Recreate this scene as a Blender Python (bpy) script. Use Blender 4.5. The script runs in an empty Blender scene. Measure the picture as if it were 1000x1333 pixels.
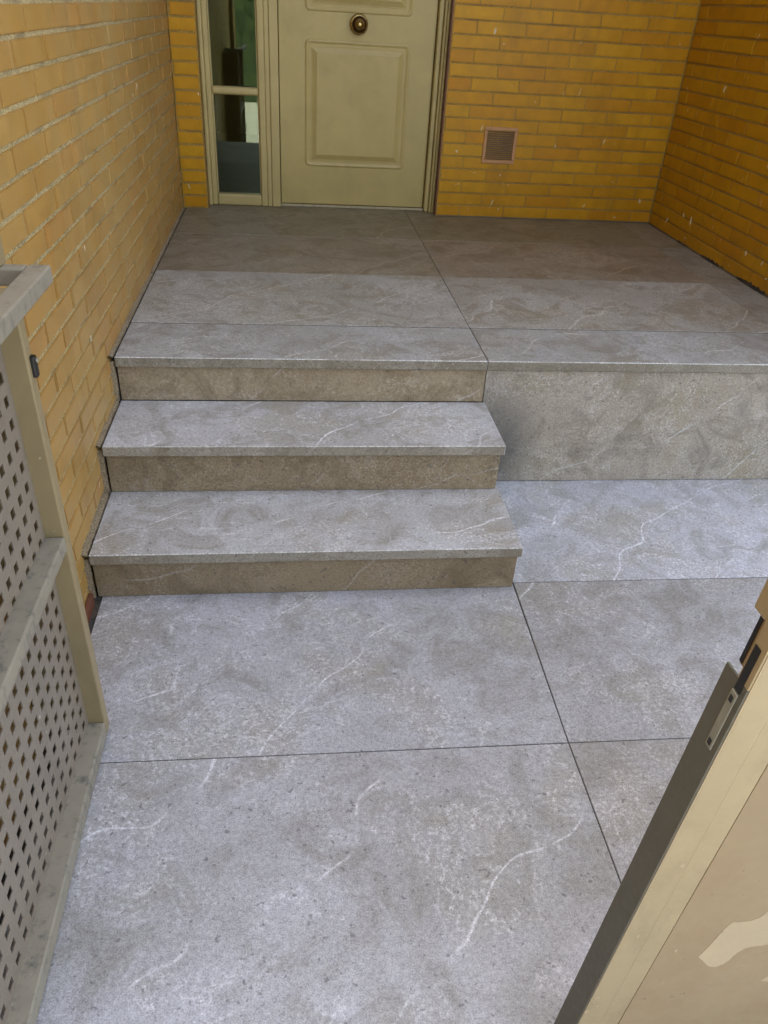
import bpy, bmesh, math, random
from mathutils import Vector, Matrix, noise

random.seed(7)
S = bpy.context.scene
COL = S.collection

# ---------------------------------------------------------------- camera
CAM = Vector((0.566, -1.6952, 1.4077))
RIGHT = Vector((0.9929975, -0.10429688, 0.05548095))
FWD = Vector((0.11754457, 0.82538053, -0.55220491))
UP = Vector((0.01180035, 0.55485957, 0.83186033))
FPX = 993.97                                    # focal length in pixels of a 1333 px high frame
cam = bpy.data.cameras.new('camera')
cam.sensor_fit = 'VERTICAL'; cam.sensor_height = 24.0
cam.lens = FPX / 1333.0 * 24.0
cam.clip_start = 0.02; cam.clip_end = 500
cam_ob = bpy.data.objects.new('camera', cam); COL.objects.link(cam_ob)
m = Matrix((RIGHT, UP, -FWD)).transposed().to_4x4(); m.translation = CAM
cam_ob.matrix_world = m
S.camera = cam_ob

# ---------------------------------------------------------------- sky, sun, exposure
SUN_EL = math.radians(55)
W = bpy.data.worlds.new('World'); S.world = W; W.use_nodes = True
wn = W.node_tree.nodes; wl = W.node_tree.links
sky = wn.new('ShaderNodeTexSky'); sky.sky_type = 'NISHITA'; sky.sun_disc = False
sky.sun_elevation = SUN_EL; sky.sun_rotation = 0.0
sky.air_density = 1.0; sky.dust_density = 3.0; sky.ozone_density = 1.0
hz = wn.new('ShaderNodeHueSaturation'); hz.inputs['Saturation'].default_value = 0.47     # hazy, thinly clouded sky
wl.new(sky.outputs[0], hz.inputs['Color']); wl.new(hz.outputs[0], wn['Background'].inputs[0]); wn['Background'].inputs[1].default_value = 0.15
sun = bpy.data.lights.new('sun', 'SUN'); sun.energy = 4.0; sun.angle = math.radians(0.5); sun.color = (1, 0.95, 0.87)
sun_ob = bpy.data.objects.new('sun', sun); COL.objects.link(sun_ob)
sun_ob.rotation_euler = (-(math.pi / 2 - SUN_EL), 0, 0)     # from behind the house: the forecourt lies in open shade
S.view_settings.view_transform = 'Standard'; S.view_settings.look = 'None'
S.view_settings.gamma = 1; S.view_settings.use_curve_mapping = False
S.cycles.max_bounces = 7; S.cycles.diffuse_bounces = 4; S.cycles.glossy_bounces = 3; S.cycles.transmission_bounces = 5; S.cycles.caustics_reflective = False; S.cycles.caustics_refractive = False
S.view_settings.exposure = 2.28

def in_view(p, margin=30):
    d = Vector(p) - CAM
    z = d.dot(FWD)
    if z < 0.05: return False
    u = 500 + FPX * d.dot(RIGHT) / z; v = 666.5 - FPX * d.dot(UP) / z
    return -margin < u < 1000 + margin and -margin < v < 1333 + margin

# ---------------------------------------------------------------- node helpers
class NT:
    def __init__(s, name):
        s.m = bpy.data.materials.new(name); s.m.use_nodes = True
        s.t = s.m.node_tree; s.n = s.t.nodes; s.l = s.t.links
        s.b = s.n['Principled BSDF']; s.out = s.n['Material Output']
    def link(s, a, b): s.l.new(a, b)
    def setin(s, node, i, v):
        if hasattr(v, 'is_output'): s.l.new(v, node.inputs[i])
        else: node.inputs[i].default_value = v
    def node(s, t, **k):
        n = s.n.new(t)
        for a, b in k.items(): setattr(n, a, b)
        return n
    def math(s, op, a, b=0.0, clamp=False):
        n = s.node('ShaderNodeMath', operation=op, use_clamp=clamp); s.setin(n, 0, a); s.setin(n, 1, b); return n.outputs[0]
    def vec(s, op, a, b):
        n = s.node('ShaderNodeVectorMath', operation=op); s.setin(n, 0, a); s.setin(n, 1, b); return n.outputs[0]
    def noise(s, co, scale, detail=4, rough=0.55, dist=0.0):
        n = s.node('ShaderNodeTexNoise'); s.setin(n, 'Vector', co)
        n.inputs['Scale'].default_value = scale; n.inputs['Detail'].default_value = detail
        n.inputs['Roughness'].default_value = rough; n.inputs['Distortion'].default_value = dist
        return n.outputs['Fac']
    def ramp(s, f, a, b, c0=0.0, c1=1.0):
        n = s.node('ShaderNodeMapRange'); n.clamp = True
        s.setin(n, 0, f)
        for i, v in ((1, a), (2, b), (3, c0), (4, c1)): n.inputs[i].default_value = v
        return n.outputs[0]
    def mix(s, f, a, b, mode='MIX'):
        n = s.node('ShaderNodeMix', data_type='RGBA', blend_type=mode)
        s.setin(n, 0, f)
        for i, v in ((6, a), (7, b)):
            if isinstance(v, tuple) and len(v) == 3: v = (*v, 1)
            s.setin(n, i, v)
        return n.outputs[2]
    def bump(s, h, strength, dist, normal=None):
        n = s.node('ShaderNodeBump'); n.inputs['Strength'].default_value = strength; n.inputs['Distance'].default_value = dist
        s.setin(n, 'Height', h)
        if normal: s.link(normal, n.inputs['Normal'])
        return n.outputs[0]
    def objco(s): return s.node('ShaderNodeTexCoord').outputs['Object']
    def rand(s): return s.node('ShaderNodeObjectInfo').outputs['Random']
    def randco(s, k=53.0):
        r = s.rand()
        c = s.node('ShaderNodeCombineXYZ'); s.setin(c, 0, s.math('MULTIPLY', r, k)); s.setin(c, 1, s.math('MULTIPLY', r, k * 1.7)); s.setin(c, 2, s.math('MULTIPLY', r, -k * 0.6))
        return s.vec('ADD', s.objco(), c.outputs[0])
    def worldco(s): return s.node('ShaderNodeNewGeometry').outputs['Position']
    def set(s, **k):
        for a, v in k.items():
            a = a.replace('_', ' ')
            if isinstance(v, tuple) and len(v) == 3: v = (*v, 1)
            s.setin(s.b, a, v)
        return s.m

def stone_tile(name, base=(0.30, 0.295, 0.29), dark=(0.17, 0.16, 0.145), light=(0.43, 0.435, 0.44), warm=(0.27, 0.225, 0.165), warm_amt=0.35, rough=0.5, dark_patch=None, veins=1.0, dark_amt=0.72):
    t = NT(name); co = t.randco()
    big = t.noise(co, 2.2, 4, 0.62, 0.8)
    med = t.noise(t.vec('ADD', co, (3.0, 8.0, 2.0)), 7.5, 5, 0.70, 1.1)
    c = t.mix(t.ramp(big, 0.34, 0.64), base, light)
    c = t.mix(t.ramp(med, 0.47, 0.66, 0, dark_amt), c, dark)
    wn_ = t.noise(t.vec('ADD', co, (11.0, 3.0, 7.0)), 3.4, 3, 0.6, 0.5)
    c = t.mix(t.ramp(wn_, 0.48, 0.70, 0, warm_amt), c, warm)
    # long thin veins that sweep across and fade in and out, chalky scuffs that cling to the rim of the darker clouds
    sx = t.node('ShaderNodeSeparateXYZ'); t.setin(sx, 0, co)
    wob = t.noise(t.vec('ADD', co, (5.0, 9.0, 1.0)), 1.5, 3, 0.5, 0.1)
    u = t.math('ADD', t.math('ADD', t.math('MULTIPLY', sx.outputs[0], 0.62), t.math('MULTIPLY', sx.outputs[1], -0.78)), t.math('ADD', t.math('MULTIPLY', sx.outputs[2], -0.7), t.math('MULTIPLY', wob, 0.55)))
    fr = t.math('ABSOLUTE', t.math('SUBTRACT', t.math('FRACT', t.math('MULTIPLY', u, 3.1)), 0.5))
    line = t.math('MULTIPLY', t.ramp(fr, 0.0, 0.015, 1.3, 0), t.ramp(wn_, 0.44, 0.54))
    v1 = t.noise(t.vec('ADD', co, (7.0, 2.0, 4.0)), 4.2, 5, 0.66, 1.0)
    line2 = t.math('MULTIPLY', t.ramp(t.math('ABSOLUTE', t.math('SUBTRACT', v1, 0.5)), 0.0, 0.017, 1, 0), t.ramp(big, 0.49, 0.57))
    f1 = t.noise(co, 120, 3, 0.75); f2 = t.noise(co, 360, 1, 0.6)
    rim = t.math('MULTIPLY', t.ramp(med, 0.42, 0.48), t.ramp(med, 0.53, 0.47))
    scuff = t.math('MULTIPLY', t.math('MULTIPLY', rim, t.ramp(wn_, 0.44, 0.56)), t.ramp(f1, 0.47, 0.62))
    vein = t.math('MAXIMUM', t.math('MAXIMUM', line, t.math('MULTIPLY', line2, 0.7)), t.math('MULTIPLY', scuff, 0.75))
    c = t.mix(t.math('MULTIPLY', vein, t.ramp(f1, 0.35, 0.6, 0.30 * veins, 0.78 * veins)), c, (0.68, 0.68, 0.70))
    g = t.math('ADD', t.math('MULTIPLY', t.math('SUBTRACT', f1, 0.5), 1.15), t.math('MULTIPLY', t.math('SUBTRACT', f2, 0.5), 1.25))
    hsv = t.node('ShaderNodeHueSaturation'); t.setin(hsv, 'Color', c); t.setin(hsv, 'Value', t.math('ADD', g, 1.0)); c = hsv.outputs[0]
    pits = t.ramp(t.noise(t.vec('ADD', co, (1.0, 1.0, 9.0)), 85, 1, 0.4), 0.70, 0.75)
    c = t.mix(t.math('MULTIPLY', pits, 0.6), c, (0.10, 0.10, 0.095))
    if dark_patch:  # darkens one spot, its rim broken up by noise
        p, rad = dark_patch
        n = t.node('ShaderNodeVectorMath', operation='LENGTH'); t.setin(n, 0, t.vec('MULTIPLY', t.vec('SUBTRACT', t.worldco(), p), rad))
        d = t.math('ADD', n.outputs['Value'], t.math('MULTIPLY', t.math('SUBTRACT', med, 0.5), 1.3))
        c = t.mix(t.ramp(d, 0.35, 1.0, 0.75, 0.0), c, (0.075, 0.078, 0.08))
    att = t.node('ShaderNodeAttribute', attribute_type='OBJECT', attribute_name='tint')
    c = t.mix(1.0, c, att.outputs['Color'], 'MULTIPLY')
    return t.set(Base_Color=c, Roughness=t.ramp(f1, 0.3, 0.7, rough - 0.08, rough + 0.14), Normal=t.bump(f1, 0.24, 0.0016), Specular_IOR_Level=0.5)

def brick_mat(name, c0, c1, c2, dust=None, spec=0.4, fleckthr=0.70):
    t = NT(name); co = t.randco(); r = t.rand()
    r2 = t.math('FRACT', t.math('MULTIPLY', r, 17.31))
    c = t.mix(t.ramp(r, 0.0, 1.0), c0, c1)
    c = t.mix(t.ramp(r2, 0.72, 1.0, 0, 0.38), c, c2)
    n = t.noise(co, 14, 5, 0.6)
    hsv = t.node('ShaderNodeHueSaturation'); t.setin(hsv, 'Color', c); t.setin(hsv, 'Value', t.ramp(n, 0.25, 0.75, 0.84, 1.14)); c = hsv.outputs[0]
    # water stains, grime and paint flecks with a shape of their own, fixed to the wall
    w = t.worldco()
    st = t.noise(t.vec('MULTIPLY', w, (3.0, 3.0, 0.9)), 2.2, 5, 0.65, 0.4)
    c = t.mix(t.ramp(st, 0.52, 0.72, 0, 0.35), c, (0.17, 0.085, 0.02))
    if dust:
        ds = t.noise(t.vec('MULTIPLY', w, (1.0, 1.0, 0.5)), 3.6, 5, 0.7, 0.5)
        c = t.mix(t.ramp(ds, 0.40, 0.68, 0.05, 0.55), c, dust)
    fl = t.noise(t.vec('MULTIPLY', w, (1.0, 1.0, 0.5)), 26, 3, 0.6, 1.2)
    fm = t.noise(w, 3.1, 2)
    fleck = t.math('MULTIPLY', t.ramp(fl, fleckthr, fleckthr + 0.015), t.ramp(fm, 0.44, 0.50))
    c = t.mix(fleck, c, (0.70, 0.62, 0.44))
    fine = t.noise(co, 160, 3, 0.6)
    return t.set(Base_Color=c, Roughness=t.ramp(n, 0.3, 0.7, 0.34, 0.5), Specular_IOR_Level=spec, Normal=t.bump(t.math('ADD', t.math('MULTIPLY', n, 2.0), fine), 0.22, 0.0012))

def mortar_mat(name, col=(0.42, 0.33, 0.19)):
    t = NT(name); co = t.worldco()
    a = t.noise(co, 230, 4, 0.75); b = t.noise(co, 9, 4)
    c = t.mix(t.ramp(a, 0.36, 0.62), tuple(v * 0.36 for v in col), tuple(min(1, v * 1.25) for v in col))
    c = t.mix(t.ramp(b, 0.5, 0.7, 0, 0.5), c, (0.16, 0.11, 0.06))
    return t.set(Base_Color=c, Roughness=0.95, Normal=t.bump(a, 0.9, 0.004))

def paint_mat(name, col, rough=0.4, dirt=0.25, dirtcol=(0.10, 0.085, 0.06), speck=True, scale=1.0):
    t = NT(name); co = t.worldco()
    n = t.noise(co, 6 * scale, 5, 0.6, 0.3); f = t.noise(co, 120 * scale, 3, 0.6)
    c = t.mix(t.ramp(n, 0.3, 0.7), tuple(v * 0.9 for v in col), tuple(v * 1.06 for v in col))
    if dirt:
        d = t.noise(t.vec('MULTIPLY', co, (1, 1, 0.6)), 11 * scale, 6, 0.7)
        c = t.mix(t.ramp(d, 0.52, 0.74, 0, dirt), c, dirtcol)
    if speck:
        s = t.noise(co, 52 * scale, 2, 0.5); c = t.mix(t.ramp(s, 0.755, 0.775, 0, 0.8), c, (0.62, 0.58, 0.48))
    return t.set(Base_Color=c, Roughness=t.ramp(f, 0.3, 0.7, rough - 0.06, rough + 0.1), Normal=t.bump(t.math('ADD', f, t.math('MULTIPLY', n, 0.5)), 0.12, 0.001))

def metal_mat(name, col, rough=0.25, metallic=1.0):
    t = NT(name); n = t.noise(t.worldco(), 60, 4)
    return t.set(Base_Color=t.mix(t.ramp(n, 0.3, 0.7), tuple(v * 0.75 for v in col), col), Metallic=metallic, Roughness=t.ramp(n, 0.3, 0.7, rough, rough + 0.15))

M = dict(
    floor=stone_tile('grey_stone_tile', base=(0.34, 0.335, 0.335), dark=(0.225, 0.215, 0.185), light=(0.43, 0.43, 0.46), warm=(0.33, 0.30, 0.235), warm_amt=0.5, dark_amt=0.58),
    step=stone_tile('step_stone_tile', base=(0.34, 0.33, 0.32), dark=(0.235, 0.215, 0.18), light=(0.43, 0.43, 0.44), warm=(0.31, 0.275, 0.205), warm_amt=0.5),
    riser=stone_tile('riser_stone_tile', base=(0.31, 0.25, 0.165), dark=(0.185, 0.145, 0.09), light=(0.37, 0.305, 0.205), warm=(0.26, 0.19, 0.11), warm_amt=0.5, rough=0.6, veins=0.45),  # brown is partly the tile, partly warm bounce light painted in
    wallface=stone_tile('landing_face_tile', base=(0.31, 0.27, 0.215), dark=(0.19, 0.17, 0.14), light=(0.42, 0.375, 0.31), warm=(0.28, 0.235, 0.14), warm_amt=0.5, rough=0.6, dark_patch=((1.22, 0.6, 0.12), (4.6, 1.0, 3.4)), veins=0.7),
    nose=stone_tile('shaded_stone_nose', base=(0.25, 0.225, 0.175), dark=(0.18, 0.155, 0.115), light=(0.30, 0.275, 0.225), veins=0.3, rough=0.6),  # darker than the tread, paints the shade of the upright nose face
    grout=mortar_mat('dark_grout', (0.06, 0.055, 0.05)),
    brick=brick_mat('ochre_glazed_brick', (0.50, 0.235, 0.008), (0.55, 0.29, 0.010), (0.48, 0.185, 0.008), spec=0.3),
    brick_left=brick_mat('dusty_ochre_brick', (0.41, 0.225, 0.052), (0.45, 0.26, 0.066), (0.44, 0.195, 0.058), dust=(0.45, 0.325, 0.14), spec=0.5, fleckthr=0.725),
    mortar=mortar_mat('sandy_mortar', (0.58, 0.47, 0.235)),
    mortar_dark=mortar_mat('ochre_mortar', (0.46, 0.29, 0.068)),
    door=paint_mat('olive_cream_door_paint', (0.47, 0.375, 0.145), 0.34, 0.16, (0.22, 0.17, 0.08), speck=False),
    frame=paint_mat('olive_cream_frame_paint', (0.49, 0.395, 0.165), 0.40, 0.14, speck=False),
    gate=paint_mat('beige_gate_paint', (0.30, 0.235, 0.125), 0.42, 0.22),
    sheet=paint_mat('greyed_sheet_paint', (0.235, 0.20, 0.16), 0.42, 0.35),
    leafsheet=paint_mat('beige_leaf_sheet', (0.34, 0.25, 0.14), 0.33, 0.6, (0.26, 0.16, 0.08), scale=0.45),  # brown blotches paint soft reflections into the sheet colour
    gate_dirty=paint_mat('weathered_rail_paint', (0.27, 0.245, 0.19), 0.55, 0.95, (0.09, 0.09, 0.08), scale=4.0),
    leafp=paint_mat('beige_leaf_paint', (0.40, 0.315, 0.18), 0.36, 0.42, (0.22, 0.17, 0.10), scale=1.6),
    leafedge=paint_mat('shaded_edge_paint', (0.13, 0.128, 0.10), 0.5, 0.35),  # shade on the lock edge painted as darker grey-green, with some dirt
    patch=paint_mat('pale_cream_paint', (0.49, 0.39, 0.245), 0.4, 0.1),
    redpaint=paint_mat('oxide_red_paint', (0.15, 0.045, 0.02), 0.5, 0.4, speck=False),
    black=paint_mat('plain_black', (0.012, 0.012, 0.012), 0.35, 0.0, speck=False),
    steel=metal_mat('dull_zinc', (0.40, 0.40, 0.34), 0.5, 0.35),
    brass=metal_mat('aged_brass', (0.55, 0.42, 0.17), 0.2),
    brassdark=metal_mat('dark_bronze', (0.10, 0.055, 0.022), 0.25),
    vent=paint_mat('terracotta_vent_frame', (0.50, 0.27, 0.12), 0.6, 0.2, speck=False),
    slat=paint_mat('brown_vent_slat', (0.20, 0.12, 0.085), 0.6, 0.3, speck=False),
    concrete=mortar_mat('pale_street_concrete', (0.62, 0.60, 0.56)),
    render=mortar_mat('cream_render', (0.55, 0.50, 0.40)),
    bead=mortar_mat('grey_mortar', (0.33, 0.26, 0.165)),
    arris=mortar_mat('arris_highlight', (0.74, 0.74, 0.72)),
    threshold=paint_mat('chipped_threshold_paint', (0.42, 0.36, 0.22), 0.45, 0.8, scale=3.0),
    fleck=paint_mat('cream_paint_splash', (0.66, 0.58, 0.38), 0.5, 0.1, speck=False),
    silicone=paint_mat('grey_sealant', (0.17, 0.14, 0.085), 0.6, 0.5, speck=False),
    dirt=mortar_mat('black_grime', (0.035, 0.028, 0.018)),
    room=paint_mat('dim_room', (0.05, 0.075, 0.03), 0.6, 0.0, speck=False),
)
t = NT('window_glass')
M['glass'] = t.set(Base_Color=(0.50, 0.66, 0.38), Roughness=0.015, Transmission_Weight=1.0, IOR=1.75, Specular_Tint=(0.92, 1.0, 0.84))
t = NT('hedge_leaf'); r_ = t.noise(t.worldco(), 9, 3)
M['leaf'] = t.set(Base_Color=t.mix(t.ramp(r_, 0.35, 0.65), (0.02, 0.035, 0.012), (0.045, 0.07, 0.022)), Roughness=0.5)

# ---------------------------------------------------------------- object helpers
def link(name, me, mat=None, parent=None, loc=None):
    o = bpy.data.objects.new(name, me); COL.objects.link(o)
    if mat is not None and me is not None and not me.materials: me.materials.append(mat)
    if loc is not None: o.location = loc
    if parent is not None: o.parent = parent
    return o
def empty(name, loc=(0, 0, 0), label=None, cat=None, group=None, kind=None):
    o = link(name, None, loc=loc)
    o.empty_display_size = 0.05
    if label: o['label'] = label
    if cat: o['category'] = cat
    if group: o['group'] = group
    if kind: o['kind'] = kind
    return o
def tomesh(name, bm):
    bmesh.ops.recalc_face_normals(bm, faces=bm.faces)
    me = bpy.data.meshes.new(name); bm.to_mesh(me); bm.free(); return me
def box_bm(x0, x1, y0, y1, z0, z1, bev=0.0, seg=1, bm=None):
    own = bm is None
    b = bmesh.new()
    vs = [b.verts.new(p) for p in ((x0, y0, z0), (x1, y0, z0), (x1, y1, z0), (x0, y1, z0), (x0, y0, z1), (x1, y0, z1), (x1, y1, z1), (x0, y1, z1))]
    for f in ((3, 2, 1, 0), (4, 5, 6, 7), (0, 1, 5, 4), (1, 2, 6, 5), (2, 3, 7, 6), (3, 0, 4, 7)): b.faces.new([vs[i] for i in f])
    if bev: bmesh.ops.bevel(b, geom=b.edges[:], offset=bev, segments=seg, affect='EDGES', profile=0.5)
    if own: return b
    me = bpy.data.meshes.new('tmp'); b.to_mesh(me); b.free(); bm.from_mesh(me); bpy.data.meshes.remove(me)
    return bm
def box(name, x, y, z, mat, parent=None, bev=0.0015, seg=2, origin=None):
    """a box between pairs of world coordinates (relative to the parent's frame if parent moved), origin at its centre"""
    c = Vector(((x[0] + x[1]) / 2, (y[0] + y[1]) / 2, (z[0] + z[1]) / 2))
    hx, hy, hz = (x[1] - x[0]) / 2, (y[1] - y[0]) / 2, (z[1] - z[0]) / 2
    bev = min(bev, 0.45 * min(hx, hy, hz) * 2)
    me = tomesh(name, box_bm(-hx, hx, -hy, hy, -hz, hz, bev, seg))
    pl = parent_world(parent)
    o = link(name, me, mat, parent, c - pl)
    return o
def parent_world(p):
    v = Vector((0, 0, 0))
    while p is not None:
        v += Vector(p.location); p = p.parent
    return v
def lathe(name, prof, mat, parent, loc, axis='-y', n=32):
    b = bmesh.new(); rings = []
    for r, h in prof:
        ring = []
        for k in range(n):
            a = 2 * math.pi * k / n
            ring.append(b.verts.new((r * math.cos(a), -h, r * math.sin(a))))
        rings.append(ring)
    for i in range(len(rings) - 1):
        for k in range(n): b.faces.new((rings[i][k], rings[i][(k + 1) % n], rings[i + 1][(k + 1) % n], rings[i + 1][k]))
    b.faces.new(rings[0]); b.faces.new(rings[-1])
    bmesh.ops.remove_doubles(b, verts=b.verts, dist=1e-6)
    me = tomesh(name, b)
    for p in me.polygons: p.use_smooth = True
    return link(name, me, mat, parent, Vector(loc) - parent_world(parent))
def quad_tile(name, pts, z, th, mat, parent, tint=(1, 1, 1), gap=0.0012, bev=0.0012, dz=0.0, gy=None):
    """a floor tile from its four corners seen from above"""
    c = sum((Vector((p[0], p[1], 0)) for p in pts), Vector()) / 4; c.z = z
    b = bmesh.new(); top = []; bot = []
    for p in pts:
        v = Vector((p[0], p[1], 0)) - Vector((c.x, c.y, 0))
        v.x -= math.copysign(gap, v.x); v.y -= math.copysign(gap if gy is None else (gy if isinstance(gy, float) else gy[0 if v.y < 0 else 1]), v.y)
        top.append(b.verts.new((v.x, v.y, dz + random.uniform(-0.0003, 0.0003)))); bot.append(b.verts.new((v.x, v.y, -th)))
    b.faces.new(top); b.faces.new(bot[::-1])
    for i in range(4): b.faces.new((top[i], bot[i], bot[(i + 1) % 4], top[(i + 1) % 4]))
    bmesh.ops.bevel(b, geom=[e for e in b.edges if all(v.co.z > -th * 0.5 for v in e.verts)], offset=bev, segments=1, affect='EDGES')
    o = link(name, tomesh(name, b), mat, parent, c - parent_world(parent))
    o['tint'] = (*tint, 1.0)
    return o
def slab(name, x, y, z, mat, parent, tint=(1, 1, 1), bev=0.0015, arris=False):
    o = box(name, x, y, z, mat, parent, bev, 1); o['tint'] = (*tint, 1.0)
    if arris:                                       # pale chamfer paints the light it catches, darker nose face its shade
        o.data.materials.append(M['arris']); o.data.materials.append(M['nose'])
        for p in o.data.polygons:
            if p.normal.z > 0.3 and p.normal.y < -0.3: p.material_index = 1
            elif p.normal.y < -0.9 or (p.normal.y < -0.3 and p.normal.z < -0.3): p.material_index = 2
    return o

# ---------------------------------------------------------------- measures of the place
ZP, Z1, Z2 = 0.464, 0.150, 0.3135                 # landing and the two treads
TN = 0.033                                        # thickness of the stone edge
YP, YPR = 0.588, 0.600                            # landing edge and the face under it
YB, XR, XL = 2.623, 2.579, 0.010                  # back wall, right wall, left wall
CH = 0.0605                                       # brick course

# ---------------------------------------------------------------- ground, floor, landing
g = link('ground', tomesh('ground', box_bm(-60, 60, -60, 60, -0.10, -0.045)), M['concrete']); g['kind'] = 'structure'
floor = empty('floor', (0, 0, 0), kind='structure')
box('grout_bed', (0.012, 6.0), (-1.3, 0.72), (-0.044, -0.0020), M['grout'], floor, 0)
ja, jb, jc = 0.024, -0.568, -1.168                # joints across
def W_(y): return 1.212 if y > 0 else (1.197 if y > -0.6 else 1.195)
quad_tile('tile', [(0.036, jb + 0.008), (W_(jb), jb), (1.210, 0.03), (0.036, 0.03)], 0, 0.012, M['floor'], floor, (0.98, 0.99, 1.02))
quad_tile('tile', [(0.036, jc), (W_(jc), jc), (W_(jb), jb), (0.036, jb + 0.008)], 0, 0.012, M['floor'], floor, (1.0, 1.0, 1.03))
quad_tile('tile', [(W_(ja), ja), (2.41, ja - 0.004), (2.41, 0.63), (1.205, 0.63)], 0, 0.012, M['floor'], floor, (1.08, 1.1, 1.14), gy=0.0015)
quad_tile('tile', [(W_(jb), jb), (2.41, jb - 0.012), (2.41, ja - 0.004), (W_(ja), ja)], 0, 0.012, M['floor'], floor, (0.90, 0.90, 0.91), gy=(0.0010, 0.0015))
quad_tile('tile', [(W_(jc), jc), (2.41, jc - 0.014), (2.41, jb - 0.012), (W_(jb), jb)], 0, 0.012, M['floor'], floor, (0.92, 0.90, 0.89))
for k in range(2):
    x0 = 2.41 + 1.2 * k
    for (a, b_) in ((jc, jb), (jb, ja), (ja, 0.63)):
        quad_tile('tile', [(x0, a - 0.014), (x0 + 1.2, a - 0.02), (x0 + 1.2, b_ - 0.02), (x0, b_ - 0.012)], 0, 0.012, M['floor'], floor)

landing = empty('landing', (0, 0, 0), kind='structure')
box('landing_bed', (0.012, XR + 0.02), (YPR + 0.012, 2.80), (-0.04, ZP - 0.0022), M['grout'], landing, 0)
T_LAND = ((0.0235, 1.2), (1.2, 2.4), (2.4, XR - 0.004))
ROWS = ((0.8958, 1.5), (1.5, 2.1), (2.1, 2.76))
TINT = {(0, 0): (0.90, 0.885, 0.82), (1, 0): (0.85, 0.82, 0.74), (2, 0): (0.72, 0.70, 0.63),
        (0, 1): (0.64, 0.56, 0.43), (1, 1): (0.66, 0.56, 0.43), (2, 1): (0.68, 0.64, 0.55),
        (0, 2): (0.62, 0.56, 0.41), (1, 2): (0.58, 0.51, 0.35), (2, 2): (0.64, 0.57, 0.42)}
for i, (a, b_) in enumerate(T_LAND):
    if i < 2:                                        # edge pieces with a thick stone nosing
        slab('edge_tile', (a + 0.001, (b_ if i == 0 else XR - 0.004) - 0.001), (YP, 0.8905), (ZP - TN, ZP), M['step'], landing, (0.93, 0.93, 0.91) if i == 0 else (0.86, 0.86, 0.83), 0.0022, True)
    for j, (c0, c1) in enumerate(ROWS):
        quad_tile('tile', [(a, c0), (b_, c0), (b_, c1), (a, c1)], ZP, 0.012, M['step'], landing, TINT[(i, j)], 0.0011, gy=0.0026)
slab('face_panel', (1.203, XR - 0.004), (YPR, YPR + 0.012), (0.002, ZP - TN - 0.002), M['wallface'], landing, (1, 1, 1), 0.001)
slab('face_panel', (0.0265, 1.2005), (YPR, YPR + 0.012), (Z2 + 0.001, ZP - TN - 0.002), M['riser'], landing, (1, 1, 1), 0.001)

# ---------------------------------------------------------------- steps
st = empty('steps', (0.6, 0.3, 0), 'two grey stone steps leading up to the landing beside the left brick wall', 'steps')
slab('tread', (0.0235, 1.212), (-0.007, 0.324), (Z1 - TN, Z1), M['step'], st, (1.14, 1.15, 1.17), 0.0022, True)  # raised bluish tint paints sky gloss onto the tread
slab('tread', (0.0235, 1.210), (0.293, YPR - 0.001), (Z2 - TN, Z2), M['step'], st, (1.20, 1.21, 1.24), 0.0022, True)  # sky gloss painted in by the brighter tint here too
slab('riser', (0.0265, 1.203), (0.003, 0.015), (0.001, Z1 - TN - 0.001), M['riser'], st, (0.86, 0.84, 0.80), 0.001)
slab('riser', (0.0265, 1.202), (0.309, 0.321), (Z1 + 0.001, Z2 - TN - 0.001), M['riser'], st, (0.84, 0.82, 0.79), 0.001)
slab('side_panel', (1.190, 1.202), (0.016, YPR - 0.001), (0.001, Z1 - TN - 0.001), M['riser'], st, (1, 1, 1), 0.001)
slab('side_panel', (1.190, 1.201), (0.322, YPR - 0.001), (Z1 + 0.001, Z2 - TN - 0.001), M['riser'], st, (1, 1, 1), 0.001)

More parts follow.
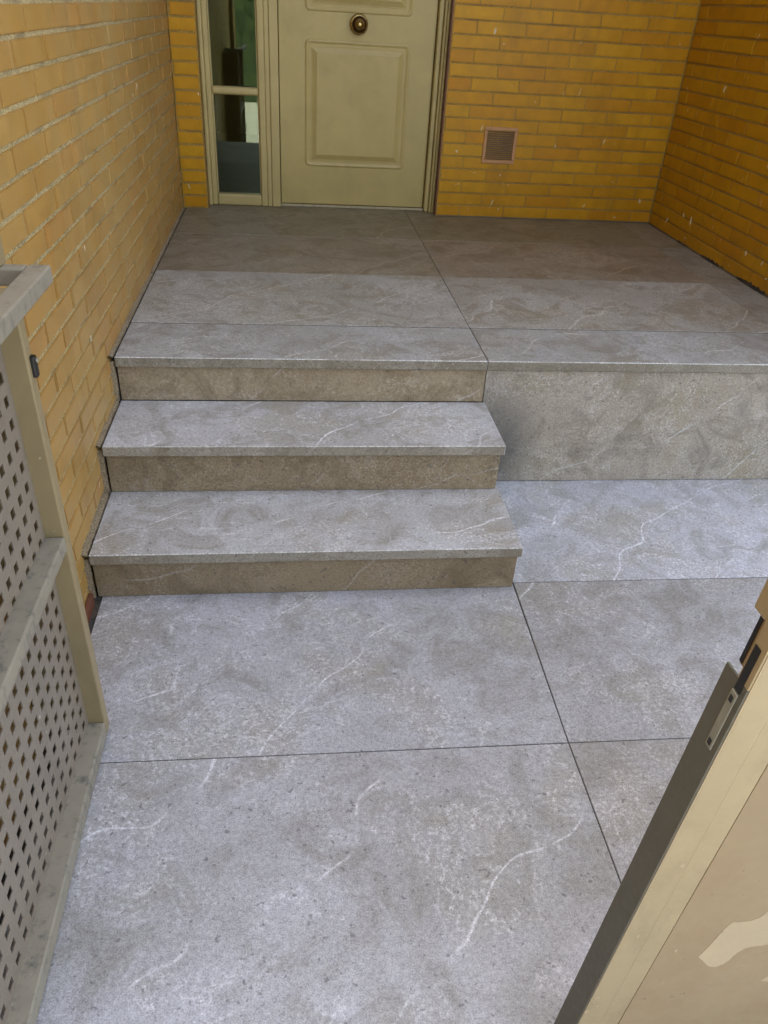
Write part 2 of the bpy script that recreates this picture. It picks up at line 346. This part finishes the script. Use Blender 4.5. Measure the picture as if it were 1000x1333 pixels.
# ---------------------------------------------------------------- brick walls
BRICK = {}
def brick_mesh(L, Hh, key, mat='brick'):
    k = (round(L, 3), key, mat)
    if k not in BRICK:
        D = 0.05
        b = box_bm(-L / 2, L / 2, -D, 0, -Hh / 2, Hh / 2)        # face at y=0 looking to +y local
        ed = [e for e in b.edges if all(v.co.y > -1e-6 for v in e.verts)]
        bmesh.ops.bevel(b, geom=ed, offset=0.0022, segments=2, affect='EDGES')
        for f in [f for f in b.faces if all(v.co.y < -D + 1e-5 for v in f.verts)]: b.faces.remove(f)
        me = tomesh('brick', b); me.materials.append(M[mat]); BRICK[k] = me
    return BRICK[k]
def brick_wall(root, origin, udir, ndir, u0, u1, z0, z1, mod, phase, zbase, holes=(), bed=0.011, head=0.005, core=0.2, limit=290, mat='brick'):
    """bricks laid course by course along udir with their faces towards ndir"""
    udir = Vector(udir); ndir = Vector(ndir); origin = Vector(origin)
    rot = Matrix((udir, ndir, Vector((0, 0, 1)))).transposed()
    # local x=udir, y=ndir, z up; keep right handed
    if rot.determinant() < 0: rot = Matrix((-udir, ndir, Vector((0, 0, 1)))).transposed()
    eul = rot.to_euler()
    seen, rest = [], []
    k0 = int(math.floor((z0 - zbase) / CH)); k1 = int(math.ceil((z1 - zbase) / CH))
    for k in range(k0, k1):
        zc = zbase + (k + 0.5) * CH
        if zc - CH * 0.3 < z0 - 0.02 or zc > z1: continue
        off = phase + (mod / 2 if k % 2 else 0.0) + random.uniform(-0.006, 0.006)
        n0 = int(math.floor((u0 - off) / mod)) - 1
        while off + n0 * mod < u1:
            a = max(u0, off + n0 * mod); b_ = min(u1, off + (n0 + 1) * mod); n0 += 1
            for (ha, hb, hz0, hz1) in holes:
                if hz0 < zc < hz1:
                    if a < ha < b_: b_ = ha
                    elif a < hb < b_: a = hb
                    elif ha <= a and b_ <= hb: b_ = a
            if b_ - a < 0.03: continue
            L = round((b_ - a - head) / 0.005) * 0.005
            p = origin + udir * ((a + b_) / 2) + Vector((0, 0, zc))
            jit = random.uniform(-0.0018, 0.0014)
            p = p + ndir * jit
            ends = [origin + udir * q + Vector((0, 0, zc)) for q in (a, (a + b_) / 2, b_)]
            vis = any(in_view(q) for q in ends)
            d = (p - CAM).length
            (seen if vis else rest).append((d, p, L, random.uniform(-0.004, 0.004)))
    seen.sort(key=lambda s: s[0])
    rest += seen[limit:]
    pw = parent_world(root)
    for d, p, L, tilt in seen[:limit]:
        o = link('brick', brick_mesh(L, CH - bed, bed, mat), None, root, p - pw)
        o.rotation_euler = (eul.x, eul.y + 0, eul.z)
        o.rotation_euler.rotate_axis('Y', tilt)
    if rest:
        bm = bmesh.new()
        for d, p, L, tilt in rest:
            tmp = brick_mesh(L, CH - bed, bed, mat).copy(); tmp.transform(Matrix.Translation(p - pw) @ rot.to_4x4()); bm.from_mesh(tmp); bpy.data.meshes.remove(tmp)
        me = bpy.data.meshes.new('brick_rest'); bm.to_mesh(me); bm.free()
        o = link('brick_rest', me, M[mat], root); o['kind'] = 'stuff'
    return len(seen)
REC = 0.004                                             # how far the mortar lies behind the brick faces
zb = 0.465 - 8 * CH                                     # course grid shared by all three walls
wl_ = empty('brick_wall', (XL, 0.5, 0), 'long ochre brick wall with sandy joints running along the left of the steps', 'wall')
box('mortar_core', (XL - 0.22, XL - 0.0045), (-2.6, YB + 0.3), (-0.05, 2.72), M['mortar'], wl_, 0)
n1 = brick_wall(wl_, (XL, 0, 0), (0, 1, 0), (1, 0, 0), -2.6, YB - 0.001, 0.0, 2.72, 0.25, 0.056, zb, bed=0.0105, head=0.008, mat='brick_left')
wb = empty('brick_wall', (1.3, YB, ZP), 'ochre brick wall around the door with the small square vent in it', 'wall')
for (a, b_) in ((XL, 0.138), (1.356, XR + 0.2)):
    box('mortar_core', (a, b_), (YB + REC, YB + 0.18), (ZP - 0.02, 2.72), M['mortar_dark'], wb, 0)
n2 = brick_wall(wb, (0, YB, 0), (1, 0, 0), (0, -1, 0), XL, 0.136, ZP, 2.72, 0.2445, 0.014, zb)
n3 = brick_wall(wb, (0, YB, 0), (1, 0, 0), (0, -1, 0), 1.358, XR - 0.001, ZP, 2.72, 0.2445, 1.482, zb, holes=((1.585, 1.742, 0.75, 0.905),), bed=0.009)
box('lintel', (XL, XR), (YB + 0.001, YB + 0.18), (2.722, 2.949), M['render'], wb, 0)
wr = empty('brick_wall', (XR, 1.6, ZP), 'shaded ochre brick side wall at the right edge of the landing', 'wall')
box('mortar_core', (XR + REC, XR + 0.2), (0.60, YB + 0.001), (-0.04, 2.72), M['mortar_dark'], wr, 0)
n4 = brick_wall(wr, (XR, 0, 0), (0, 1, 0), (-1, 0, 0), 0.60, YB - 0.001, ZP, 2.72, 0.2575, -0.055, zb, bed=0.009, head=0.007)
print('bricks in view', n1, n2, n3, n4)

# ragged mortar left along the stair profile, red base strip and grime in the corner
def ragged_strip(name, pts, width, mat, parent, seedv, amp=0.008, step=0.012, th=0.012):
    """an uneven bead of mortar along a polyline lying on the left wall (x = distance from the wall, points are y,z)"""
    b = bmesh.new(); secs = []
    for (p, q) in zip(pts[:-1], pts[1:]):
        p = Vector((0, *p)); q = Vector((0, *q)); L = (q - p).length; n = max(2, int(L / step))
        dirv = (q - p).normalized(); side = Vector((0, -dirv.z, dirv.y))
        for i in range(n):
            c = p + dirv * (L * i / n)
            f = noise.noise(Vector((c.y * 31 + seedv, c.z * 31, 0.3))); f2 = noise.noise(Vector((c.y * 70 + seedv, c.z * 70, 5.3)))
            wv = width * (1 + 0.6 * f); t_ = th * (1 + 0.16 * f2)
            secs.append([c, c + Vector((t_, 0, 0)), c + Vector((t_ * 0.7, 0, 0)) + side * wv * 0.6, c + side * (wv + amp * f2)])
    rings = [[b.verts.new(v + Vector((XL - 0.006, 0, 0))) for v in s] for s in secs]
    for r0, r1 in zip(rings[:-1], rings[1:]):
        for k in range(3): b.faces.new((r0[k], r0[k + 1], r1[k + 1], r1[k]))
    me = tomesh(name, b)
    for p_ in me.polygons: p_.use_smooth = True
    return link(name, me, mat, parent, -parent_world(parent))
for (p, q) in (((0.0, 0.0), (0.0, Z1 - 0.004)), ((-0.014, Z1 + 0.001), (0.308, Z1 + 0.001)), ((0.307, Z1), (0.307, Z2 - 0.004)), ((0.286, Z2 + 0.001), (0.598, Z2 + 0.001)),
               ((0.598, Z2), (0.598, ZP - 0.004)), ((0.580, ZP + 0.001), (1.45, ZP + 0.001)), ((1.45, ZP + 0.001), (2.60, ZP + 0.001))):
    ragged_strip('mortar_bead', [p, q], 0.008, M['bead'], wl_, p[0] * 9, th=0.0185, amp=0.003)
    # dark open joint between the bead and the stone
box('red_base', (XL, XL + 0.012), (-0.46, -0.02), (-0.03, 0.034), M['redpaint'], wl_, 0.002)
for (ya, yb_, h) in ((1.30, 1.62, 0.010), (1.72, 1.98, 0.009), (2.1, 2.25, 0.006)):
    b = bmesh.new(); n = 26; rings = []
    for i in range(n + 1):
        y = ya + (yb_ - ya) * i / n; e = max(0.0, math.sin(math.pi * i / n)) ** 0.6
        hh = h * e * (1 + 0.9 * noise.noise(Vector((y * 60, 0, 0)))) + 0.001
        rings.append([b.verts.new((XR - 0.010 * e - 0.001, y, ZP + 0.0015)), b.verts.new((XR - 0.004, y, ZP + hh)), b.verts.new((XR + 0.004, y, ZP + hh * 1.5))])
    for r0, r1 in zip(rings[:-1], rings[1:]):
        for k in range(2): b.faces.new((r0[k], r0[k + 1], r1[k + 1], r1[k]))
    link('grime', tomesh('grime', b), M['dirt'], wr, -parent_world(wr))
BACK_FLECKS = [(1.687, 0.684, 1.8), (2.322, 0.672, 0.5), (1.571, 1.334, 2.5), (1.62, 1.282, 0.6), (2.499, 0.579, 2), (2.182, 0.544, 2.5), (2.373, 0.489, 0.6), (2.226, 0.867, 4), (1.965, 0.838, 3)]
RIGHT_FLECKS = [(2.239, 0.594, 2), (2.151, 0.584, 4), (1.582, 0.577, 2), (1.439, 0.573, 2), (1.377, 0.526, 0.7), (2.162, 1.168, 3), (2.16, 0.498, 1.5), (2.41, 0.528, 3)]
LEFT_FLECKS = [(1.592, 1.107, 2.0), (1.494, 1.088, 2.0), (0.415, 0.591, 2.5)]
rf = random.Random(3)
def fleck(parent, put, elong):
    """a small raised splash of dried paint on a wall; put(a, z, h) gives the world point"""
    b = bmesh.new(); n = 9; w = rf.uniform(0.003, 0.006); h = w * elong; sh = rf.uniform(-0.6, 0.6)
    loop = []
    for k in range(n):
        a = 2 * math.pi * k / n; r = rf.uniform(0.55, 1.25); dz = h * r * math.sin(a); loop.append((w * r * math.cos(a) + sh * dz, dz))
    fr = [b.verts.new(put(p, q, 0.0018)) for p, q in loop]; bk = [b.verts.new(put(p * 1.15, q * 1.15, -0.002)) for p, q in loop]
    b.faces.new(fr)
    for i in range(n): b.faces.new((fr[i], bk[i], bk[(i + 1) % n], fr[(i + 1) % n]))
    link('paint_fleck', tomesh('paint_fleck', b), M['fleck'], parent, -parent_world(parent))
for (x, z, e) in BACK_FLECKS: fleck(wb, lambda p, q, h: (x + p, YB - h, z + q), e)
for (y, z, e) in RIGHT_FLECKS: fleck(wr, lambda p, q, h: (XR - h, y + p, z + q), e)
for (y, z, e) in LEFT_FLECKS: fleck(wl_, lambda p, q, h: (XL + h, y + p, z + q), e)
box('sealant', (1.36, XR - 0.006), (YB - 0.007, YB + 0.001), (ZP + 0.0005, ZP + 0.007), M['silicone'], wb, 0.003)
box('sealant', (XR - 0.006, XR + 0.001), (0.62, YB - 0.008), (ZP + 0.0005, ZP + 0.005), M['silicone'], wr, 0.002)

# ---------------------------------------------------------------- entrance door with side light
YL = 2.74                                                # face of the leaf
YF = 2.705                                               # face of the frame
dr = empty('entrance_door', (0.75, YL, ZP), 'olive cream panelled entrance door with round brass knob and narrow side window', 'door')
leaf = box('door_leaf', (0.520, 1.298), (YL, YL + 0.045), (ZP + 0.016, 2.42), M['door'], dr, 0.003, 3)
def rrect(x0, x1, z0, z1, r, n=6):
    pts = []
    for cx, cz, a0 in ((x1 - r, z1 - r, 0), (x0 + r, z1 - r, 90), (x0 + r, z0 + r, 180), (x1 - r, z0 + r, 270)):
        for k in range(n + 1):
            a = math.radians(a0 + 90 * k / n); pts.append((cx + r * math.cos(a), cz + r * math.sin(a)))
    return pts
def panel(name, x0, x1, z0, z1, parent):
    prof = ((0.0, -0.001, 0.022), (0.003, 0.0045, 0.021), (0.009, 0.006, 0.019), (0.015, 0.0035, 0.017), (0.019, 0.0012, 0.015), (0.030, 0.0012, 0.011), (0.032, 0.0030, 0.010), (0.036, 0.0030, 0.006), (0.056, 0.0115, 0.002), (0.0575, 0.0135, 0.0015), (0.0600, 0.0138, 0.001))
    b = bmesh.new(); rings = []
    for ins, h, r in prof:
        rings.append([b.verts.new((x, YL - h, z)) for x, z in rrect(x0 + ins, x1 - ins, z0 + ins, z1 - ins, r)])
    n = len(rings[0])
    for r0, r1 in zip(rings[:-1], rings[1:]):
        for k in range(n): b.faces.new((r0[k], r0[(k + 1) % n], r1[(k + 1) % n], r1[k]))
    b.faces.new(rings[-1])
    return link(name, tomesh(name, b), M['door'], parent, -parent_world(parent))
panel('door_panel', 0.649, 1.175, 0.671, 1.251, leaf)
panel('door_panel', 0.649, 1.175, 1.366, 2.25, leaf)
kn = lathe('knob', [(0.0455, 0.0), (0.0455, 0.006), (0.041, 0.011), (0.034, 0.013), (0.022, 0.014), (0.020, 0.026), (0.021, 0.030)], M['brass'], dr, (0.912, YL, 1.322))
k2 = lathe('knob_grip', [(0.020, 0.024), (0.033, 0.028), (0.0365, 0.038), (0.034, 0.048), (0.026, 0.055), (0.023, 0.056)], M['brassdark'], kn, (0.912, YL, 1.322))
lathe('knob_boss', [(0.022, 0.055), (0.0205, 0.058), (0.013, 0.061), (0.012, 0.0635), (0.006, 0.066), (0.001, 0.0665)], M['brass'], kn, (0.912, YL, 1.322))
# frame: left jamb, mullion, right jamb, head; each with stepped mouldings
box('jamb', (0.1385, 0.158), (YF - 0.018, YF + 0.07), (ZP + 0.001, 2.46), M['frame'], dr, 0.006, 3)
box('jamb', (0.158, 0.183), (YF, YF + 0.07), (ZP + 0.001, 2.46), M['frame'], dr, 0.005, 3)
box('mullion', (0.416, 0.449), (YF, YF + 0.07), (ZP + 0.001, 2.46), M['frame'], dr, 0.006, 3)
box('mullion', (0.4495, 0.4725), (YF + 0.004, YF + 0.07), (ZP + 0.001, 2.46), M['frame'], dr, 0.004, 3)
box('mullion', (0.473, 0.517), (YF - 0.002, YF + 0.07), (ZP + 0.001, 2.46), M['frame'], dr, 0.005, 3)
box('jamb', (1.302, 1.326), (YF, YF + 0.07), (ZP + 0.001, 2.46), M['frame'], dr, 0.007, 3)
box('jamb', (1.3265, 1.338), (YF - 0.020, YF + 0.07), (ZP + 0.001, 2.46), M['frame'], dr, 0.004, 3)
box('jamb', (1.3385, 1.350), (YF - 0.034, YF + 0.07), (ZP + 0.001, 2.46), M['frame'], dr, 0.004, 3)
box('reveal', (1.3505, 1.3565), (YB + 0.003, YF + 0.07), (ZP + 0.001, 2.46), M['redpaint'], dr, 0)
box('head', (0.139, 1.350), (YF, YF + 0.07), (2.461, 2.53), M['frame'], dr, 0.004)
box('threshold', (0.518, 1.301), (YL - 0.012, YL + 0.05), (ZP + 0.0005, ZP + 0.013), M['threshold'], dr, 0.003)
sw = box('side_window', (0.1835, 0.4155), (YF + 0.034, YF + 0.040), (0.523, 2.46), M['glass'], dr, 0)
box('glazing_bar', (0.1835, 0.4155), (YF - 0.004, YF + 0.033), (0.990, 1.028), M['frame'], sw, 0.014, 4)
box('sill_rail', (0.1835, 0.4155), (YF - 0.004, YF + 0.06), (ZP + 0.001, 0.522), M['frame'], sw, 0.010, 4)
box('bead', (0.1836, 0.190), (YF + 0.012, YF + 0.033), (0.5225, 2.459), M['frame'], sw, 0.002)
box('bead', (0.409, 0.4154), (YF + 0.012, YF + 0.033), (0.5225, 2.459), M['frame'], sw, 0.002)
# dim hall behind the glass
hall = empty('hallway', (0.6, 3.5, ZP), 'dim hallway behind the narrow side window', 'hallway')
box('hall_floor', (-0.4, 1.8), (2.785, 5.4), (ZP - 0.06, ZP - 0.01), M['room'], hall, 0)
box('hall_wall', (-0.46, -0.4), (2.785, 5.4), (ZP - 0.06, 2.7), M['room'], hall, 0)
box('hall_wall', (1.8, 1.86), (2.785, 5.4), (ZP - 0.06, 2.7), M['room'], hall, 0)
box('hall_wall', (-0.46, 1.86), (5.4, 5.46), (ZP - 0.06, 2.7), M['room'], hall, 0)
box('hall_ceiling', (-0.46, 1.86), (2.785, 5.46), (2.7, 2.76), M['room'], hall, 0)

# ---------------------------------------------------------------- vent
vt = empty('wall_vent', (1.663, YB, 0.828), 'small square louvred vent in the brick wall right of the door', 'vent')
vx0, vx1, vz0, vz1 = 1.575, 1.752, 0.740, 0.914
fw = 0.017
box('vent_frame', (vx0, vx1), (YB - 0.006, YB + 0.012), (vz1 - fw, vz1), M['vent'], vt, 0.003)
box('vent_frame', (vx0, vx1), (YB - 0.006, YB + 0.012), (vz0, vz0 + fw), M['vent'], vt, 0.003)
box('vent_frame', (vx0, vx0 + fw), (YB - 0.006, YB + 0.012), (vz0 + fw, vz1 - fw), M['vent'], vt, 0.003)
box('vent_frame', (vx1 - fw, vx1), (YB - 0.006, YB + 0.012), (vz0 + fw, vz1 - fw), M['vent'], vt, 0.003)
box('backing', (vx0 + fw, vx1 - fw), (YB + 0.010, YB + 0.012), (vz0 + fw, vz1 - fw), M['black'], vt, 0)
for k in range(14):
    z = vz0 + fw + 0.005 + k * (vz1 - vz0 - 2 * fw) / 14
    o = box('slat', (vx0 + fw, vx1 - fw), (YB - 0.001, YB + 0.008), (z - 0.0012, z + 0.0012), M['slat'], vt, 0)
    o.rotation_euler.x = math.radians(28)

# ---------------------------------------------------------------- open gate panel on the left
gp = empty('perforated_gate', (0.13, -0.85, 0), 'beige metal gate leaf of perforated diamond sheet standing open against the left wall', 'gate')
GX0, GX1 = 0.106, 0.145
YE = -1.245
box('stile', (GX0, GX1), (-0.492, -0.464), (0.012, 1.006), M['gate'], gp, 0.003)
box('stile', (GX0, GX1), (YE, YE + 0.028), (0.012, 1.006), M['gate'], gp, 0.003)
box('bottom_rail', (GX0, GX1), (YE + 0.0285, -0.4925), (0.012, 0.052), M['gate_dirty'], gp, 0.003)
box('middle_rail', (GX0, GX1), (YE + 0.0285, -0.4925), (0.526, 0.556), M['gate_dirty'], gp, 0.003)
box('top_rail', (0.152, 0.186), (YE, -0.4155), (1.006, 1.034), M['gate_dirty'], gp, 0.003)
box('top_rail', (0.03, 0.1515), (-0.444, -0.416), (1.006, 1.034), M['gate_dirty'], gp, 0.003)
box('rail_lip', (0.1055, 0.1515), (YE, -0.4645), (1.0065, 1.011), M['gate'], gp, 0.001)
box('top_light_block', (0.012, 0.1053), (YE, -0.466), (0.975, 0.980), M['gate'], gp, 0.0005)  # unseen plate added to keep daylight out behind the sheet
box('end_light_block', (0.012, 0.1055), (-0.476, -0.472), (0.012, 1.0), M['gate'], gp, 0.0005)  # added out of sight, stops light entering at the far end
box('upright', (0.085, 0.118), (-0.440, -0.410), (1.0345, 1.9), M['gate'], gp, 0.003)
def perforated(name, z0, z1, zc0, parent, pitch=0.0405, r=0.0094):
    ys = []; y = -0.642 + pitch / 2
    while y < -0.49: y += pitch
    ye = y
    b = bmesh.new(); cache = {}
    def v(yy, zz):
        k = (round(yy, 4), round(zz, 4))
        if k not in cache: cache[k] = b.verts.new((0, min(max(yy, YE + 0.02), -0.488), min(max(zz, z0), z1)))
        return cache[k]
    zz0 = zc0
    while zz0 - pitch * 1.5 > z0 - pitch: zz0 -= pitch
    j = 0; zc = zz0
    while zc - pitch / 2 < z1:
        yc = ye - pitch / 2
        while yc + pitch / 2 > YE:
            c = [v(yc - pitch / 2, zc - pitch / 2), v(yc + pitch / 2, zc - pitch / 2), v(yc + pitch / 2, zc + pitch / 2), v(yc - pitch / 2, zc + pitch / 2)]
            d = [v(yc - r, zc - r), v(yc + r, zc - r), v(yc + r, zc + r), v(yc - r, zc + r)]
            for k in range(4):
                for tri in ((c[k], c[(k + 1) % 4], d[k]), (c[(k + 1) % 4], d[(k + 1) % 4], d[k])):
                    if len(set(tri)) == 3:
                        try:
                            b.faces.new(tri)
                        except ValueError: pass
            yc -= pitch
        zc += pitch
    bmesh.ops.remove_doubles(b, verts=b.verts, dist=1e-5)
    bmesh.ops.dissolve_degenerate(b, dist=1e-5, edges=b.edges)
    me = tomesh(name, b)
    o = link(name, me, M['sheet'], parent, Vector((GX0 + 0.003, 0, 0)) - parent_world(parent))
    md = o.modifiers.new('thickness', 'SOLIDIFY'); md.thickness = 0.002; md.offset = 0
    return o
perforated('perforated_sheet', 0.050, 0.5265, 0.400, gp)
perforated('perforated_sheet', 0.5555, 1.0065, 0.600, gp)
clip = box('latch_clip', (GX1 - 0.004, GX1 + 0.008), (-0.480, -0.466), (0.866, 0.904), M['black'], gp, 0.004, 3)
box('latch_screw', (GX1 + 0.0075, GX1 + 0.010), (-0.476, -0.470), (0.893, 0.899), M['steel'], clip, 0.001)

# ---------------------------------------------------------------- gate leaf in the right foreground
TILT = math.atan(0.0465)
gl = empty('gate_leaf', (0.9389, -1.24, 0), 'beige sheet metal gate leaf with lock edge, close in the lower right corner', 'gate')
gl.rotation_euler = (0, TILT, 0)
def lb(name, x, y, z, mat, parent=gl, bev=0.0015, seg=2):
    c = Vector(((x[0] + x[1]) / 2, (y[0] + y[1]) / 2, (z[0] + z[1]) / 2))
    hx, hy, hz = (x[1] - x[0]) / 2, (y[1] - y[0]) / 2, (z[1] - z[0]) / 2
    o = link(name, tomesh(name, box_bm(-hx, hx, -hy, hy, -hz, hz, min(bev, 0.8 * min(hx, hy, hz)), seg)), mat, parent)
    o.location = c - (Vector(parent.location) if parent is not gl else Vector())
    return o
LK0, LK1 = 0.899, 0.968                                  # the notch of the lock
lb('stile', (0.003, 0.036), (0.0, 0.019), (0.02, 1.9), M['leafp'], bev=0.002)
lb('stile_fold', (0.0362, 0.0655), (0.0015, 0.020), (0.02, 1.9), M['leafp'], bev=0.0015)
lb('edge_strip', (0.0, 0.0029), (0.0006, 0.040), (0.02, LK0), M['leafedge'], bev=0.0008)
lb('edge_strip', (0.0, 0.0029), (0.0006, 0.0190), (LK0 + 0.0004, 1.9), M['leafp'], bev=0.0006)
lb('edge_strip', (0.0, 0.030), (0.0194, 0.040), (LK1, 1.9), M['leafp'], bev=0.002)
lb('lock_box', (0.012, 0.030), (0.0195, 0.0395), (LK0, LK1), M['leafp'], bev=0.001)
lb('latch_slot', (0.0112, 0.0125), (0.034, 0.0392), (LK0 + 0.003, LK1 - 0.004), M['black'], bev=0)
lb('latch_slot', (-0.0006, 0.0005), (0.0070, 0.0165), (0.888, 0.944), M['black'], bev=0)
pl = lb('lock_plate', (-0.0015, 0.0004), (0.0075, 0.0178), (0.808, 0.886), M['steel'], bev=0.0007)
for z in (0.816, 0.877):
    lb('screw', (-0.0024, -0.0012), (0.0100, 0.0152), (z - 0.004, z + 0.004), M['black'], pl, 0.0005)
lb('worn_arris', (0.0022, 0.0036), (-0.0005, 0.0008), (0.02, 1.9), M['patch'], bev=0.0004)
lb('seam', (0.0652, 0.0688), (0.0068, 0.0076), (0.02, 1.9), M['black'], bev=0)  # black strip stands in for the shadow in the gap
lb('sheet', (0.0685, 0.85), (0.004, 0.0075), (0.02, 1.9), M['leafsheet'], bev=0.0005)
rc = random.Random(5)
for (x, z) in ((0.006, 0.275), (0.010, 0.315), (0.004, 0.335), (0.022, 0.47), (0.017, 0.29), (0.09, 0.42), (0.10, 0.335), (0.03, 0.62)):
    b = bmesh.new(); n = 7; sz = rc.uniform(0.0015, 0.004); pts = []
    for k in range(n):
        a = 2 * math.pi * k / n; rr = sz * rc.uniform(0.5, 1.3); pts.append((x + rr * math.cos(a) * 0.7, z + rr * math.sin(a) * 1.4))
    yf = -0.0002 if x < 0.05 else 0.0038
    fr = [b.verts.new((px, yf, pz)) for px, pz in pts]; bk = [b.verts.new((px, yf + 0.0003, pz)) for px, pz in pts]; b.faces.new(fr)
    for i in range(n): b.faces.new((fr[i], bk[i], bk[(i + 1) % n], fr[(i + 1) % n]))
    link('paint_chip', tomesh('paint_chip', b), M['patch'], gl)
# pale patches laid on the sheet with outlines of their own
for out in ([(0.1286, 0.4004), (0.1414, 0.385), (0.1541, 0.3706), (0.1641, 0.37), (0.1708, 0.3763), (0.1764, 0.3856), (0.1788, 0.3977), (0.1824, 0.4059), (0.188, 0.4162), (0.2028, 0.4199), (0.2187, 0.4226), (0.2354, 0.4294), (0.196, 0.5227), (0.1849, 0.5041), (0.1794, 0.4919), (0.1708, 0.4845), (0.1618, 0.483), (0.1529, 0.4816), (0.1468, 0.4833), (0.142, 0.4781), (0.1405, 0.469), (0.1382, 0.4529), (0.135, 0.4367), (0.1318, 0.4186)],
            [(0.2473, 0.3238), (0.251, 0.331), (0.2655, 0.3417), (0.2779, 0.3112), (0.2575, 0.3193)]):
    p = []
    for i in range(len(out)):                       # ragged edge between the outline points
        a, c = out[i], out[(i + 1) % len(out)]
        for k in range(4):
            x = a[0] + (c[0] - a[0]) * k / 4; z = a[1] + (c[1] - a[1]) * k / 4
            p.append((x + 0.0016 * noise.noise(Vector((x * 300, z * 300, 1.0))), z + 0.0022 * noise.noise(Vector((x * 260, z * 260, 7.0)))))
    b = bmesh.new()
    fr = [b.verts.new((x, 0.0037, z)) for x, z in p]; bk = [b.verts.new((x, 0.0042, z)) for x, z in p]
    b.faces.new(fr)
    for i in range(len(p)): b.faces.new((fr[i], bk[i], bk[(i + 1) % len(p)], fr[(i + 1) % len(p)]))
    link('pale_patch', tomesh('pale_patch', b), M['patch'], gl)

# ---------------------------------------------------------------- what shades the porch and shows in the glass
up_ = empty('house', (1.3, 1.35, 2.95), 'cream rendered upper storey of the house projecting over the landing', 'house')
HT = (1.35 + 2.75) * math.tan(SUN_EL)
box('upper_storey', (-7, 9), (1.35, 9), (2.95, HT), M['render'], up_, 0)
box('light_block_mass', (-7, -0.225), (-1.25, 1.349), (-0.04, HT - 0.4), M['render'], up_, 0)  # unseen mass added to darken the right wall
hd = empty('hedge', (0, -7.6, 0), 'low clipped green hedge across the street', 'hedge')
box('hedge_core', (-6, 6), (-8.0, -7.15), (-0.04, 1.42), M['leaf'], hd, 0.03)
bm = bmesh.new()
for i in range(6000):
    x = random.uniform(-6, 6); y = random.uniform(-8.1, -7.1); z = random.uniform(0.0, 1.5) + 0.12 * math.sin(x * 2.1)
    a = random.uniform(0, 6.28); s = random.uniform(0.05, 0.10)
    q = Matrix.Rotation(a, 3, 'Z') @ Matrix.Rotation(random.uniform(0, 1.5), 3, 'X')
    vs = [bm.verts.new(Vector((x, y, z)) + q @ Vector(p)) for p in ((-s / 2, 0, 0), (0, s / 2, 0.01), (s / 2, 0, 0), (0, -s / 2, 0.01))]
    bm.faces.new(vs)
me = bpy.data.meshes.new('foliage'); bm.to_mesh(me); bm.free()
link('foliage', me, M['leaf'], hd, -parent_world(hd))
